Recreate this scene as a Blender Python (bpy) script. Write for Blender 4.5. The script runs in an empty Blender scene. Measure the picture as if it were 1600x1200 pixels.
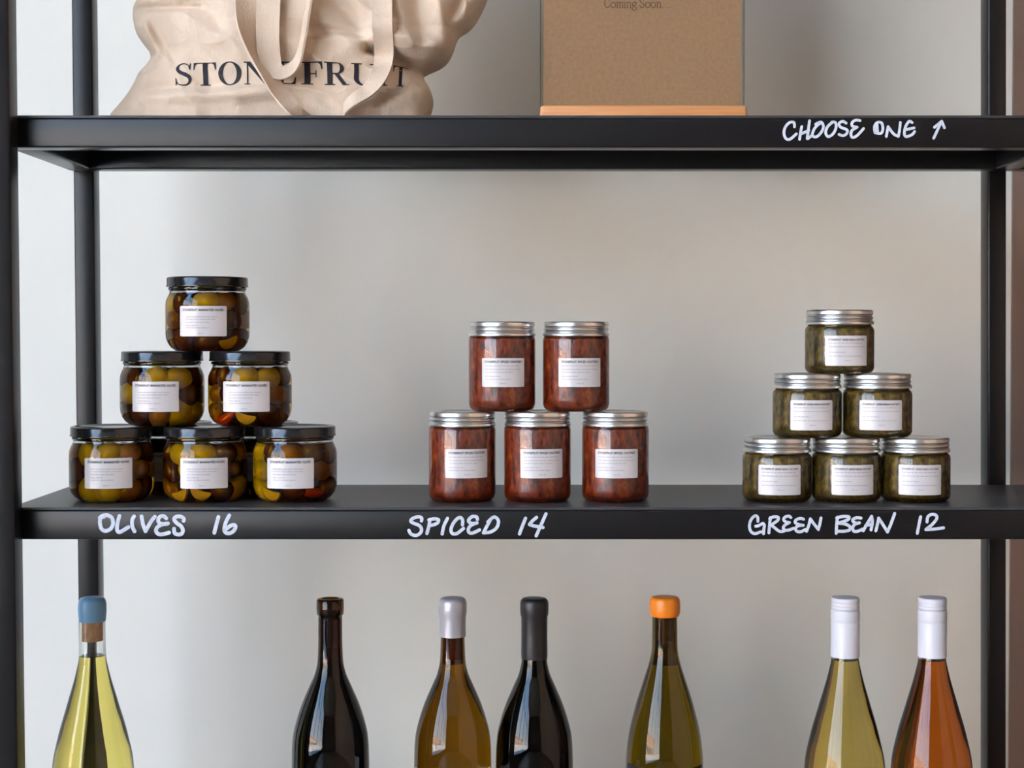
import bpy, bmesh, math, random
from mathutils import Vector, noise
from mathutils.bvhtree import BVHTree

S = bpy.context.scene
COL = S.collection
PI = math.pi
R = math.radians

# ------------------------------------------------------------------ camera
CAMZ, CAMY, F, PITCH, CY = 1.45, -1.67, 2500.0, 0.020, 568.0
cam_d = bpy.data.cameras.new('camera')
cam = bpy.data.objects.new('camera', cam_d)
COL.objects.link(cam)
cam.location = (0, CAMY, CAMZ)
cam.rotation_euler = (PI / 2 - PITCH, 0, 0)
cam_d.sensor_width = 36.0
cam_d.lens = F / 1600 * 36
cam_d.shift_y = -(600 - CY) / 1600
cam_d.clip_start = 0.05
cam_d.dof.use_dof = True
cam_d.dof.focus_distance = 1.71
cam_d.dof.aperture_fstop = 9.0
S.camera = cam


def P(px, py, Y):
    """point on the plane y=Y that a picture position corresponds to"""
    u, v = (px - 800) / F, (CY - py) / F
    dy = math.cos(PITCH) + v * math.sin(PITCH)
    dz = -math.sin(PITCH) + v * math.cos(PITCH)
    t = (Y - CAMY) / dy
    return Vector((u * t, Y, CAMZ + dz * t))


# ------------------------------------------------------------------ render look, world, sun, windows' daylight
S.view_settings.view_transform = 'Standard'
S.view_settings.look = 'None'
S.view_settings.gamma = 1.0
S.view_settings.use_curve_mapping = False
S.view_settings.exposure = 0.27
S.cycles.use_denoising = True
S.cycles.max_bounces = 16
S.cycles.transmission_bounces = 14
S.cycles.transparent_max_bounces = 16
S.cycles.diffuse_bounces = 5
S.cycles.glossy_bounces = 5
S.cycles.sample_clamp_indirect = 60.0

W = bpy.data.worlds.new('sky')
S.world = W
W.use_nodes = True
wn, wl = W.node_tree.nodes, W.node_tree.links
bg = wn['Background']
tc = wn.new('ShaderNodeTexCoord')
sx = wn.new('ShaderNodeSeparateXYZ')
wr = wn.new('ShaderNodeValToRGB')
wl.new(tc.outputs['Generated'], sx.inputs[0])
wl.new(sx.outputs['Z'], wr.inputs['Fac'])
wr.color_ramp.elements[0].position = 0.0
wr.color_ramp.elements[0].color = (0.86, 0.88, 0.88, 1)
wr.color_ramp.elements[1].position = 0.6
wr.color_ramp.elements[1].color = (0.28, 0.52, 0.87, 1)
wl.new(wr.outputs['Color'], bg.inputs['Color'])
bg.inputs['Strength'].default_value = 10.5

sun_d = bpy.data.lights.new('sun', 'SUN')
sun = bpy.data.objects.new('sun', sun_d)
COL.objects.link(sun)
sun_d.energy = 85.0
sun_d.angle = R(0.6)
sun_d.color = (1.0, 0.90, 0.76)
sun.rotation_euler = Vector((-0.66, -0.25, -0.85)).to_track_quat('-Z', 'Y').to_euler()

ROOM = dict(x0=-3.2, x1=3.6, y0=-10.0, y1=0.47, z1=5.7)
WIN_L = (-9.00, -1.55, 0.30, 5.4)      # left wall window: y0, y1, z0, z1


def portal(name, loc, rot, sx_, sy_):
    d = bpy.data.lights.new(name, 'AREA')
    d.shape = 'RECTANGLE'
    d.size, d.size_y = sx_, sy_
    d.cycles.is_portal = True
    o = bpy.data.objects.new(name, d)
    COL.objects.link(o)
    o.location, o.rotation_euler = loc, rot
    return o


portal('daylight_portal', (ROOM['x0'] - 0.1, (WIN_L[0] + WIN_L[1]) / 2, (WIN_L[2] + WIN_L[3]) / 2),
       (PI / 2, 0, -PI / 2), WIN_L[1] - WIN_L[0], WIN_L[3] - WIN_L[2])

# ------------------------------------------------------------------ materials
def mat(name):
    m = bpy.data.materials.new(name)
    m.use_nodes = True
    return m, m.node_tree.nodes, m.node_tree.links, m.node_tree.nodes['Principled BSDF']


def simple(name, col, rough=0.5, metal=0.0, spec=0.5, coat=0.0):
    m, n, l, b = mat(name)
    b.inputs['Base Color'].default_value = (*col, 1)
    b.inputs['Roughness'].default_value = rough
    b.inputs['Metallic'].default_value = metal
    b.inputs['Specular IOR Level'].default_value = spec
    b.inputs['Coat Weight'].default_value = coat
    return m


def add_bump(m, scale, strength, detail=4, dist=0.002, stretch=None):
    n, l = m.node_tree.nodes, m.node_tree.links
    b = n['Principled BSDF']
    t = n.new('ShaderNodeTexCoord')
    mp = n.new('ShaderNodeMapping')
    if stretch:
        mp.inputs['Scale'].default_value = stretch
    nz = n.new('ShaderNodeTexNoise')
    nz.inputs['Scale'].default_value = scale
    nz.inputs['Detail'].default_value = detail
    bp = n.new('ShaderNodeBump')
    bp.inputs['Strength'].default_value = strength
    bp.inputs['Distance'].default_value = dist
    l.new(t.outputs['Object'], mp.inputs[0])
    l.new(mp.outputs[0], nz.inputs['Vector'])
    l.new(nz.outputs['Fac'], bp.inputs['Height'])
    l.new(bp.outputs[0], b.inputs['Normal'])
    return nz


def noisy(name, stops, scale, rough=0.5, detail=4, stretch=None, bump=0.0, coat=0.0, dist=0.002, distort=0.0):
    m, n, l, b = mat(name)
    t = n.new('ShaderNodeTexCoord')
    mp = n.new('ShaderNodeMapping')
    if stretch:
        mp.inputs['Scale'].default_value = stretch
    nz = n.new('ShaderNodeTexNoise')
    nz.inputs['Scale'].default_value = scale
    nz.inputs['Detail'].default_value = detail
    nz.inputs['Distortion'].default_value = distort
    cr = n.new('ShaderNodeValToRGB')
    e = cr.color_ramp.elements
    while len(e) < len(stops):
        e.new(0.5)
    for i, (p, c) in enumerate(stops):
        e[i].position = p
        e[i].color = (*c, 1)
    l.new(t.outputs['Object'], mp.inputs[0])
    l.new(mp.outputs[0], nz.inputs['Vector'])
    l.new(nz.outputs['Fac'], cr.inputs['Fac'])
    l.new(cr.outputs['Color'], b.inputs['Base Color'])
    b.inputs['Roughness'].default_value = rough
    b.inputs['Coat Weight'].default_value = coat
    if bump:
        bp = n.new('ShaderNodeBump')
        bp.inputs['Strength'].default_value = bump
        bp.inputs['Distance'].default_value = dist
        l.new(nz.outputs['Fac'], bp.inputs['Height'])
        l.new(bp.outputs[0], b.inputs['Normal'])
    return m


def glass(name, col=(1, 1, 1), ior=1.5, rough=0.0):
    m = bpy.data.materials.new(name)
    m.use_nodes = True
    n, l = m.node_tree.nodes, m.node_tree.links
    n.remove(n['Principled BSDF'])
    g = n.new('ShaderNodeBsdfRefraction')
    g.inputs['Color'].default_value = (*col, 1)
    g.inputs['IOR'].default_value = ior
    g.inputs['Roughness'].default_value = rough
    s_ = n.new('ShaderNodeBsdfGlossy')      # the surface reflection is untinted
    s_.inputs['Roughness'].default_value = rough
    fr = n.new('ShaderNodeFresnel')
    fr.inputs['IOR'].default_value = ior
    mx = n.new('ShaderNodeMixShader')
    l.new(fr.outputs[0], mx.inputs[0])
    l.new(g.outputs[0], mx.inputs[1])
    l.new(s_.outputs[0], mx.inputs[2])
    l.new(mx.outputs[0], n['Material Output'].inputs['Surface'])
    return m


def thin_pane(name, tint=(1, 1, 1)):
    m = bpy.data.materials.new(name)
    m.use_nodes = True
    n, l = m.node_tree.nodes, m.node_tree.links
    n.remove(n['Principled BSDF'])
    tr = n.new('ShaderNodeBsdfTransparent')
    tr.inputs[0].default_value = (*tint, 1)
    gl = n.new('ShaderNodeBsdfGlossy')
    gl.inputs['Roughness'].default_value = 0.02
    fr = n.new('ShaderNodeFresnel')
    # same reflectance from either face of the sheet
    ge = n.new('ShaderNodeNewGeometry')
    mr = n.new('ShaderNodeMapRange')
    mr.inputs['To Min'].default_value = 1.45
    mr.inputs['To Max'].default_value = 1 / 1.45
    l.new(ge.outputs['Backfacing'], mr.inputs['Value'])
    l.new(mr.outputs[0], fr.inputs['IOR'])
    mx = n.new('ShaderNodeMixShader')
    l.new(fr.outputs[0], mx.inputs[0])
    l.new(tr.outputs[0], mx.inputs[1])
    l.new(gl.outputs[0], mx.inputs[2])
    l.new(mx.outputs[0], n['Material Output'].inputs['Surface'])
    return m


M = {}
M['wall'] = noisy('painted_plaster', [(0.25, (0.76, 0.755, 0.695)), (0.75, (0.81, 0.805, 0.745))], 3.0, 0.75, 5, bump=0.0)
add_bump(M['wall'], 16, 0.35, 5, 0.006, (1, 1, 0.7))
M['room_wall'] = simple('room_paint', (0.36, 0.35, 0.33), 0.8)
M['brown_panel'] = noisy('mottled_brown', [(0.3, (0.22, 0.145, 0.11)), (0.7, (0.27, 0.185, 0.145))], 3, 0.7, 4)
M['front_wall'] = simple('dark_brown_paint', (0.07, 0.055, 0.045), 0.8)
M['brown_wall'] = noisy('timber_lining', [(0.3, (0.42, 0.31, 0.22)), (0.7, (0.54, 0.42, 0.31))], 4, 0.5, 4, (12, 12, 0.6))
M['floor'] = noisy('oak_floor', [(0.3, (0.20, 0.13, 0.08)), (0.7, (0.30, 0.21, 0.13))], 4, 0.4, 4, (1, 10, 1))
M['ceiling'] = simple('ceiling_paint', (0.36, 0.36, 0.35), 0.9)
M['black_steel'] = simple('black_powder_coat', (0.008, 0.0075, 0.008), 0.30, 0, 0.30)
add_bump(M['black_steel'], 900, 0.12, 2, 0.0004)
M['shelf_top'] = noisy('greyer_black_sheet_steel', [(0.3, (0.034, 0.033, 0.034)), (0.7, (0.046, 0.045, 0.046))], 9, 0.42, 5)  # board a little greyer than the black of the rails
M['chalk'] = noisy('white_paint_marker', [(0.3, (0.46, 0.51, 0.60)), (0.6, (0.60, 0.64, 0.72))], 260, 0.7, 3)
M['frame'] = simple('window_frame_black', (0.02, 0.02, 0.02), 0.5)
M['pane'] = thin_pane('window_glass')
M['glass'] = glass('clear_glass', (0.99, 1, 0.99))
M['oil'] = glass('golden_oil', (0.90, 0.69, 0.16), 0.98)
M['lid_black'] = simple('black_gloss_lid', (0.008, 0.008, 0.009), 0.16, 0, 0.6)
M['lid_silver'] = simple('brushed_aluminium', (0.70, 0.69, 0.67), 0.30, 1.0)
add_bump(M['lid_silver'], 300, 0.10, 2, 0.0004, (1, 1, 0.1))
M['label'] = simple('label_paper', (0.57, 0.55, 0.555), 0.22, 0, 0.5)
M['ink'] = simple('label_ink', (0.06, 0.06, 0.07), 0.5)
M['ink_soft'] = simple('label_small_print', (0.36, 0.36, 0.38), 0.5)
M['chutney'] = noisy('spiced_chutney', [(0.30, (0.07, 0.009, 0.001)), (0.45, (0.23, 0.024, 0.003)), (0.6, (0.40, 0.054, 0.005)), (0.76, (0.58, 0.16, 0.02))],
                     170, 0.35, 5, (1, 1, 0.55), bump=0.5, coat=0.2, distort=0.2)
M['beans'] = noisy('green_bean_chutney', [(0.32, (0.035, 0.020, 0.0015)), (0.46, (0.11, 0.066, 0.006)), (0.58, (0.20, 0.122, 0.010)), (0.74, (0.36, 0.235, 0.032))],
                   190, 0.4, 5, (1, 1, 0.55), bump=0.5, coat=0.2, distort=0.2)
M['olive_green'] = noisy('green_olive', [(0.3, (0.44, 0.38, 0.012)), (0.7, (0.68, 0.58, 0.04))], 60, 0.3, 3)
M['olive_brown'] = noisy('brown_olive', [(0.3, (0.20, 0.085, 0.012)), (0.7, (0.36, 0.17, 0.03))], 60, 0.3, 3)
M['olive_dark'] = noisy('dark_olive', [(0.3, (0.035, 0.007, 0.010)), (0.7, (0.10, 0.022, 0.022))], 60, 0.25, 3)
M['chili'] = simple('red_chili', (0.52, 0.035, 0.012), 0.3)
M['peel'] = simple('lemon_peel', (0.62, 0.45, 0.06), 0.4)
M['canvas'] = noisy('natural_canvas', [(0.3, (0.60, 0.475, 0.355)), (0.7, (0.68, 0.55, 0.425))], 30, 0.9, 4)
add_bump(M['canvas'], 420, 0.5, 5, 0.0012, (1, 1, 0.6))
M['print'] = simple('black_screen_print', (0.022, 0.02, 0.026), 0.85)
M['kraft'] = noisy('kraft_paper', [(0.3, (0.30, 0.175, 0.092)), (0.7, (0.36, 0.215, 0.118))], 220, 0.85, 6)
M['kraft_ink'] = simple('brown_print', (0.13, 0.07, 0.036), 0.8)
M['wood'] = noisy('orange_timber', [(0.3, (0.55, 0.235, 0.085)), (0.7, (0.70, 0.34, 0.14))], 5, 0.45, 5, (2, 30, 60))
M['acrylic'] = thin_pane('clear_acrylic', (0.97, 0.98, 0.97))
M['acrylic_edge'] = thin_pane('acrylic_edge', (0.86, 0.88, 0.86))
M['cork'] = noisy('cork', [(0.3, (0.42, 0.21, 0.09)), (0.7, (0.62, 0.36, 0.18))], 160, 0.8, 4)
M['brick'] = noisy('brick', [(0.4, (0.32, 0.16, 0.10)), (0.6, (0.48, 0.27, 0.19))], 4, 0.9, 4)
M['stone'] = simple('pale_stone', (0.62, 0.59, 0.54), 0.8)
M['asphalt'] = simple('pale_paving', (0.52, 0.51, 0.50), 0.9)


# ------------------------------------------------------------------ mesh helpers
def link(name, bm, m, parent=None, smooth=True, angle=40):
    me = bpy.data.meshes.new(name)
    bmesh.ops.recalc_face_normals(bm, faces=bm.faces)
    bm.to_mesh(me)
    bm.free()
    for p in me.polygons:
        p.use_smooth = smooth
    if smooth:
        me.set_sharp_from_angle(angle=R(angle))
    me.materials.append(m)
    o = bpy.data.objects.new(name, me)
    COL.objects.link(o)
    if parent:
        o.parent = parent
    return o


def tag(o, label=None, cat=None, group=None, kind=None):
    if label: o['label'] = label
    if cat: o['category'] = cat
    if group: o['group'] = group
    if kind: o['kind'] = kind
    return o


def empty(name, loc, rz=0.0):
    o = bpy.data.objects.new(name, None)
    o.empty_display_size = 0.02
    COL.objects.link(o)
    o.location = loc
    o.rotation_euler = (0, 0, rz)
    return o


def copy_tree(o, parent=None):
    c = o.copy()
    COL.objects.link(c)
    if parent:
        c.parent = parent
    for ch in list(o.children):
        copy_tree(ch, c)
    return c


def box(bm, x0, x1, y0, y1, z0, z1, bevel=0.0, seg=2):
    vs = [bm.verts.new((x, y, z)) for x in (x0, x1) for y in (y0, y1) for z in (z0, z1)]
    q = [(0, 1, 3, 2), (4, 6, 7, 5), (0, 4, 5, 1), (2, 3, 7, 6), (0, 2, 6, 4), (1, 5, 7, 3)]
    fs = [bm.faces.new([vs[i] for i in f]) for f in q]
    if bevel:
        es = list({e for f in fs for e in f.edges})
        bmesh.ops.bevel(bm, geom=es, offset=bevel, segments=seg, affect='EDGES', profile=0.5)


def box_bm(*a, **k):
    bm = bmesh.new()
    box(bm, *a, **k)
    return bm


def lathe(profile, seg=72, bm=None, cx=0, cy=0):
    bm = bm or bmesh.new()
    rings = []
    for r, z in profile:
        if r < 1e-6:
            rings.append([bm.verts.new((cx, cy, z))])
        else:
            rings.append([bm.verts.new((cx + r * math.cos(2 * PI * i / seg), cy + r * math.sin(2 * PI * i / seg), z)) for i in range(seg)])
    for a, b in zip(rings, rings[1:]):
        for i in range(seg):
            j = (i + 1) % seg
            if len(a) == 1 and len(b) == 1:
                continue
            if len(a) == 1:
                bm.faces.new((a[0], b[i], b[j]))
            elif len(b) == 1:
                bm.faces.new((a[i], a[j], b[0]))
            else:
                bm.faces.new((a[i], a[j], b[j], b[i]))
    return bm


def crom(pts, n=6, closed=False):
    out = []
    N = len(pts)
    V = [Vector(p) for p in pts]
    for i in range(N if closed else N - 1):
        if closed:
            p0, p1, p2, p3 = V[i - 1], V[i], V[(i + 1) % N], V[(i + 2) % N]
        else:
            p1, p2 = V[i], V[i + 1]
            p0 = V[i - 1] if i else p1
            p3 = V[i + 2] if i + 2 < N else p2
        for k in range(n):
            t = k / n
            out.append(0.5 * ((2 * p1) + (p2 - p0) * t + (2 * p0 - 5 * p1 + 4 * p2 - p3) * t * t + (3 * p1 - p0 - 3 * p2 + p3) * t ** 3))
    if not closed:
        out.append(V[-1])
    return out


def pchip(xs, ys, x):
    """monotone interpolation through (xs, ys)"""
    if x <= xs[0]: return ys[0]
    if x >= xs[-1]: return ys[-1]
    n = len(xs)
    d = [(ys[i + 1] - ys[i]) / (xs[i + 1] - xs[i]) for i in range(n - 1)]
    m = [d[0]] + [0 if d[i - 1] * d[i] <= 0 else 2 * d[i - 1] * d[i] / (d[i - 1] + d[i]) for i in range(1, n - 1)] + [d[-1]]
    for i in range(n - 1):
        if x <= xs[i + 1]:
            h = xs[i + 1] - xs[i]
            t = (x - xs[i]) / h
            return ((2 * t ** 3 - 3 * t * t + 1) * ys[i] + (t ** 3 - 2 * t * t + t) * h * m[i]
                    + (-2 * t ** 3 + 3 * t * t) * ys[i + 1] + (t ** 3 - t * t) * h * m[i + 1])


def stroke2d(bm, pts, w, to3, ends=True, w_of=None):
    """a ribbon of width w round a 2-D line; to3 maps (a, b) to 3-D"""
    pts = [Vector((p[0], p[1])) for p in pts]
    L = []
    for i, p in enumerate(pts):
        d = (pts[min(i + 1, len(pts) - 1)] - pts[max(i - 1, 0)])
        if d.length < 1e-9:
            d = Vector((1, 0))
        d.normalize()
        nn = Vector((-d.y, d.x))
        ww = w_of(i / (len(pts) - 1), d) if w_of else w
        up = Vector((0, -1.2e-5 * i, 0))       # paint laid over paint
        L.append((bm.verts.new(to3(*(p + nn * ww / 2)) + up), bm.verts.new(to3(*(p - nn * ww / 2)) + up)))
    for a, b in zip(L, L[1:]):
        bm.faces.new((a[0], a[1], b[1], b[0]))
    if ends:
        for p, up in ((pts[0], 8e-6), (pts[-1], -1.2e-5 * len(pts))):
            ring = [bm.verts.new(to3(p.x + w / 2 * math.cos(k * PI / 6), p.y + w / 2 * math.sin(k * PI / 6)) + Vector((0, up, 0))) for k in range(12)]
            bm.faces.new(ring)


# ------------------------------------------------------------------ the room
def struct(name, bm, m, smooth=False):
    o = link(name, bm, m, None, smooth)
    o['kind'] = 'structure'
    return o


rx0, rx1, ry0, ry1, rz1 = (ROOM[k] for k in ('x0', 'x1', 'y0', 'y1', 'z1'))
T = 0.15
struct('floor', box_bm(rx0 - T, rx1 + T, ry0 - T, ry1 + T, -T, 0), M['floor'])
struct('ceiling', box_bm(rx0 - T, rx1 + T, ry0 - T, ry1 + T, rz1, rz1 + T), M['ceiling'])
struct('wall_back', box_bm(rx0 - T, rx1 + T, ry1, ry1 + T, 0, rz1), M['wall'])
struct('wall_right', box_bm(rx1, rx1 + T, ry0 - T, ry1, 0, rz1), M['brown_wall'])
bm = bmesh.new()
a, b, c, d = WIN_L
box(bm, rx0 - T, rx0, ry0 - T, a, 0, rz1)
box(bm, rx0 - T, rx0, b, ry1, 0, rz1)
box(bm, rx0 - T, rx0, a, b, 0, c)
box(bm, rx0 - T, rx0, a, b, d, rz1)
struct('wall_left', bm, M['room_wall'])
struct('wall_front', box_bm(rx0, rx1, ry0 - T, ry0, 0, rz1), M['front_wall'])
struct('brown_sheet_1', box_bm(0.667, rx1, ry1 - 0.006, ry1, 0, rz1), M['brown_panel'])  # thin brown sheet over the right part of the back wall
# windows: black frame with bars, and a pane
bm = bmesh.new()
xw = rx0 - 0.09
for y in (a + 0.03, -6.2, -4.3, -2.75, b - 0.03):
    box(bm, xw, xw + 0.06, y - 0.03, y + 0.03, c, d)
for z in (c + 0.03, 3.4, d - 0.03):
    box(bm, xw, xw + 0.06, a, b, z - 0.025, z + 0.025)
w1 = struct('window_1', bm, M['frame'])
pn = link('pane', box_bm(xw + 0.027, xw + 0.031, a + 0.05, b - 0.05, c + 0.05, d - 0.05), M['pane'], w1, False)
# outside: street and the brick building across it
struct('street_ground', box_bm(-40, 30, -40, 20, -0.5, -0.2), M['asphalt'])
bm = bmesh.new()
box(bm, -24, -18, -26, 16, -0.2, 3.9)
bld = link('brick_building', bm, M['brick'], None, False)
tag(bld, 'red brick building across the street outside the window', 'building')
bm = bmesh.new()
box(bm, -18.0, -17.9, -26, 16, 1.2, 1.5)
link('stone_band', bm, M['stone'], bld, False)
for k in range(15):  # stone piers and dark panes added to streak the reflections in the glass
    y = -25 + k * 2.6
    link('streak_pilaster', box_bm(-18.0, -17.85, y, y + 0.5, -0.2, 3.6), M['stone'], bld, False)
    link('streak_pane', box_bm(-18.0, -17.95, y + 0.9, y + 2.1, 0.3, 1.15), M['frame'], bld, False)

# ------------------------------------------------------------------ the shelving
LEAN = -0.0057
ZL = P(800, 793, 0.0).z             # top of the jar shelf
ZU = P(800, 180, 0.0).z             # top of the shelf with the bag
GAP = ZU - ZL
RAIL = 0.0335
SX0, SX1 = -0.527, 1.72
SY1 = 0.25
ZTOP = 2.45

rack = empty('shelving_unit', (0.6, 0.125, 0))
tag(rack, 'black steel open shelving unit against the pale wall with handwritten prices', 'shelf')


def rk(o):
    """parent keeping the place it was built at"""
    o.parent = rack
    o.matrix_parent_inverse.identity()
    me = o.data
    for v in me.vertices:
        v.co -= rack.location
    return o


def post(x0, x1, y0, y1, lean=LEAN):
    bm = box_bm(x0, x1, y0, y1, 0, ZTOP, bevel=0.0025, seg=3)
    for v in bm.verts:
        v.co.x += lean * (v.co.z - CAMZ)
    return rk(link('post', bm, M['black_steel'], None))


post(-0.556, -0.5125, -0.030, -0.0005)
post(-0.5245, -0.5000, SY1 + 0.0005, SY1 + 0.029)
post(0.5710, 0.6000, -0.030, -0.0005)
post(0.5710, 0.5935, SY1 + 0.0005, SY1 + 0.032)
post(1.6900, 1.7200, -0.030, -0.0005)
post(1.6900, 1.7150, SY1 + 0.0005, SY1 + 0.029)
shelves = []
for k, z in enumerate((ZU + GAP, ZU, ZL, ZL - GAP, 0.075)):
    bd = rk(link('shelf', box_bm(SX0 + 0.001, SX1 - 0.001, 0.001, SY1 - 0.001, z - 0.003, z, bevel=0.0006, seg=1), M['shelf_top']))
    shelves.append(bd)
    # rails under the board
    for nm, bx in (('front_rail', (SX0, SX1, 0.0, 0.029)), ('back_rail', (SX0, SX1, SY1 - 0.029, SY1)),
                   ('side_rail', (SX0, SX0 + 0.029, 0.0292, SY1 - 0.0292)), ('side_rail', (0.57, 0.599, 0.0292, SY1 - 0.0292)),
                   ('side_rail', (SX1 - 0.029, SX1, 0.0292, SY1 - 0.0292))):
        r_ = rk(link(nm, box_bm(bx[0], bx[1], bx[2], bx[3], z - RAIL, z - 0.0031, bevel=0.0018, seg=3), M['black_steel']))
        r_.parent = bd


# handwritten prices, painted on the front rails; each line is given in its own little frame
def lettering(shelf, origin, scale, width, lines, label, tail=0, tail_name='price', tail_label=None, name='lettering'):
    if tail:
        lettering(shelf, origin, scale, width, lines[-tail:], tail_label, name=tail_name)
        lines = lines[:-tail]
    bm = bmesh.new()

    def to3(x, y):
        q = P(origin[0] + x / scale, origin[1] + y / scale, 0.0)
        return Vector((q.x, -0.0004, q.z))
    for i, ln in enumerate(lines):
        stroke2d(bm, crom([(x, y) for x, y in ln], 6), width * scale, lambda x, y: to3(x, y) - Vector((0, 0.00033 * (i % 3), 0)))
    o = rk(link(name, bm, M['chalk'], None, False))
    o.parent = shelf
    o['label'] = label
    return o


UP, LO = shelves[1], shelves[2]
lettering(LO, (140, 795), 6.154, 6.0, [
    [(140, 75), (108, 90), (100, 130), (115, 190), (155, 212), (205, 190), (228, 140), (215, 85), (175, 62), (130, 65), (100, 85)],
    [(290, 68), (275, 120), (265, 190), (280, 222), (310, 215), (375, 175)],
    [(430, 72), (412, 110), (415, 170), (435, 215)],
    [(500, 72), (515, 150), (540, 215)], [(540, 215), (570, 160), (600, 110), (630, 75)],
    [(740, 90), (715, 70), (680, 75), (662, 105), (675, 135), (720, 145), (755, 140)],
    [(755, 140), (700, 150), (655, 175), (640, 210), (660, 240), (700, 245), (765, 228)],
    [(905, 115), (905, 90), (870, 72), (830, 78), (815, 100), (840, 135), (880, 165), (900, 205), (885, 240), (850, 245), (820, 230), (815, 190)],
    [(1240, 78), (1220, 150), (1200, 230)],
    [(1345, 62), (1320, 110), (1300, 170), (1300, 215), (1330, 235), (1375, 222), (1405, 180), (1395, 155), (1360, 160), (1320, 190)],
], 'white handwritten word OLIVES', 2, 'price', 'white handwritten number 16')
lettering(LO, (625, 795), 6.4, 5.2, [
    [(215, 120), (215, 90), (180, 80), (130, 95), (108, 120), (130, 140), (190, 165), (215, 200), (205, 240), (160, 265), (110, 250), (90, 215)],
    [(300, 105), (290, 170), (270, 245)], [(290, 110), (340, 100), (385, 108), (375, 140), (330, 160), (295, 165)],
    [(475, 95), (440, 170), (422, 250)],
    [(625, 160), (625, 110), (600, 85), (560, 110), (525, 160), (510, 210), (525, 245), (570, 245), (635, 195)],
    [(775, 105), (765, 80), (725, 75), (690, 105), (690, 130), (725, 145), (770, 140)],
    [(770, 140), (710, 165), (685, 200), (690, 235), (730, 240), (795, 210)],
    [(900, 120), (865, 180), (835, 240)], [(880, 130), (930, 85), (965, 90), (985, 130), (965, 190), (905, 230), (840, 238)],
    [(1255, 95), (1225, 170), (1195, 250)],
    [(1365, 85), (1325, 120), (1295, 155)], [(1295, 155), (1340, 170), (1430, 185)], [(1460, 50), (1415, 150), (1362, 270)],
], 'white handwritten word SPICED', 4, 'price', 'white handwritten number 14')
lettering(LO, (1155, 795), 8.421, 4.6, [
    [(245, 165), (243, 115), (215, 90), (170, 120), (140, 180), (135, 250), (160, 305), (210, 325), (270, 305), (308, 300)],
    [(215, 228), (250, 222), (310, 190)], [(310, 190), (328, 215), (322, 270), (318, 325)],
    [(410, 115), (400, 200), (390, 315)], [(400, 130), (450, 105), (510, 110), (505, 150), (450, 190), (415, 210)],
    [(415, 210), (460, 245), (530, 295), (590, 290)],
    [(680, 115), (650, 95), (600, 110), (585, 145), (620, 175), (660, 180)], [(660, 180), (610, 205), (580, 240), (590, 275), (640, 280), (710, 255)],
    [(845, 135), (800, 125), (745, 145), (735, 180), (780, 205), (840, 215)], [(840, 215), (770, 225), (740, 260), (760, 295), (810, 300), (870, 270)],
    [(885, 295), (915, 210), (935, 130)], [(935, 130), (975, 190), (1040, 270)], [(1040, 270), (1060, 200), (1075, 120)],
], 'white handwritten word GREEN')
lettering(LO, (1290, 795), 7.619, 4.8, [
    [(140, 100), (130, 200), (125, 290)], [(130, 110), (200, 90), (275, 95), (260, 130), (180, 160), (150, 170)],
    [(150, 170), (230, 180), (285, 210), (280, 250), (220, 265), (150, 265)],
    [(420, 110), (370, 105), (325, 125), (330, 155), (370, 170), (400, 165)], [(400, 165), (345, 185), (320, 225), (335, 265), (380, 265), (440, 240)],
    [(445, 260), (490, 180), (545, 90)], [(545, 90), (555, 150), (540, 250)], [(475, 200), (555, 180)],
    [(595, 260), (615, 180), (630, 110)], [(630, 110), (670, 170), (735, 275)], [(735, 275), (775, 180), (820, 55)],
    [(1130, 95), (1110, 190), (1090, 290)],
    [(1205, 155), (1215, 95), (1260, 65), (1310, 75), (1320, 115), (1270, 180), (1190, 245)], [(1190, 245), (1290, 240), (1400, 225)],
], 'white handwritten word BEAN', 3, 'price', 'white handwritten number 12')
lettering(UP, (1200, 170), 5.333, 4.3, [
    [(220, 150), (215, 115), (180, 115), (145, 150), (132, 200), (145, 245), (180, 255), (235, 210)],
    [(280, 150), (270, 200), (262, 255)], [(345, 100), (335, 170), (325, 250)], [(275, 210), (340, 180)],
    [(440, 115), (390, 160), (368, 220), (400, 235), (440, 200), (460, 150), (440, 112), (395, 130)], [(368, 220), (330, 250)],
    [(540, 110), (495, 150), (480, 200), (500, 232), (540, 210), (565, 160), (560, 115), (530, 112)],
    [(650, 120), (620, 105), (590, 125), (605, 155), (655, 175), (655, 205), (625, 225), (590, 215)],
    [(765, 100), (730, 95), (700, 115), (700, 145), (740, 155)], [(740, 155), (700, 180), (690, 215), (705, 240), (745, 220), (795, 165)],
    [(890, 200), (885, 150), (910, 115), (945, 120), (955, 170), (940, 205), (905, 205)], [(905, 120), (912, 205)],
    [(985, 230), (1000, 150)], [(1000, 150), (1045, 210), (1085, 230)], [(1085, 230), (1095, 170), (1100, 115)],
    [(1200, 115), (1175, 105), (1145, 150), (1135, 205), (1150, 232), (1200, 215), (1220, 190)], [(1145, 175), (1215, 160)],
    [(1380, 245), (1410, 180), (1445, 105)], [(1385, 155), (1445, 105)], [(1445, 105), (1468, 160)],
], 'white handwritten words CHOOSE ONE', 3, 'arrow', 'white handwritten upward arrow')


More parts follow.
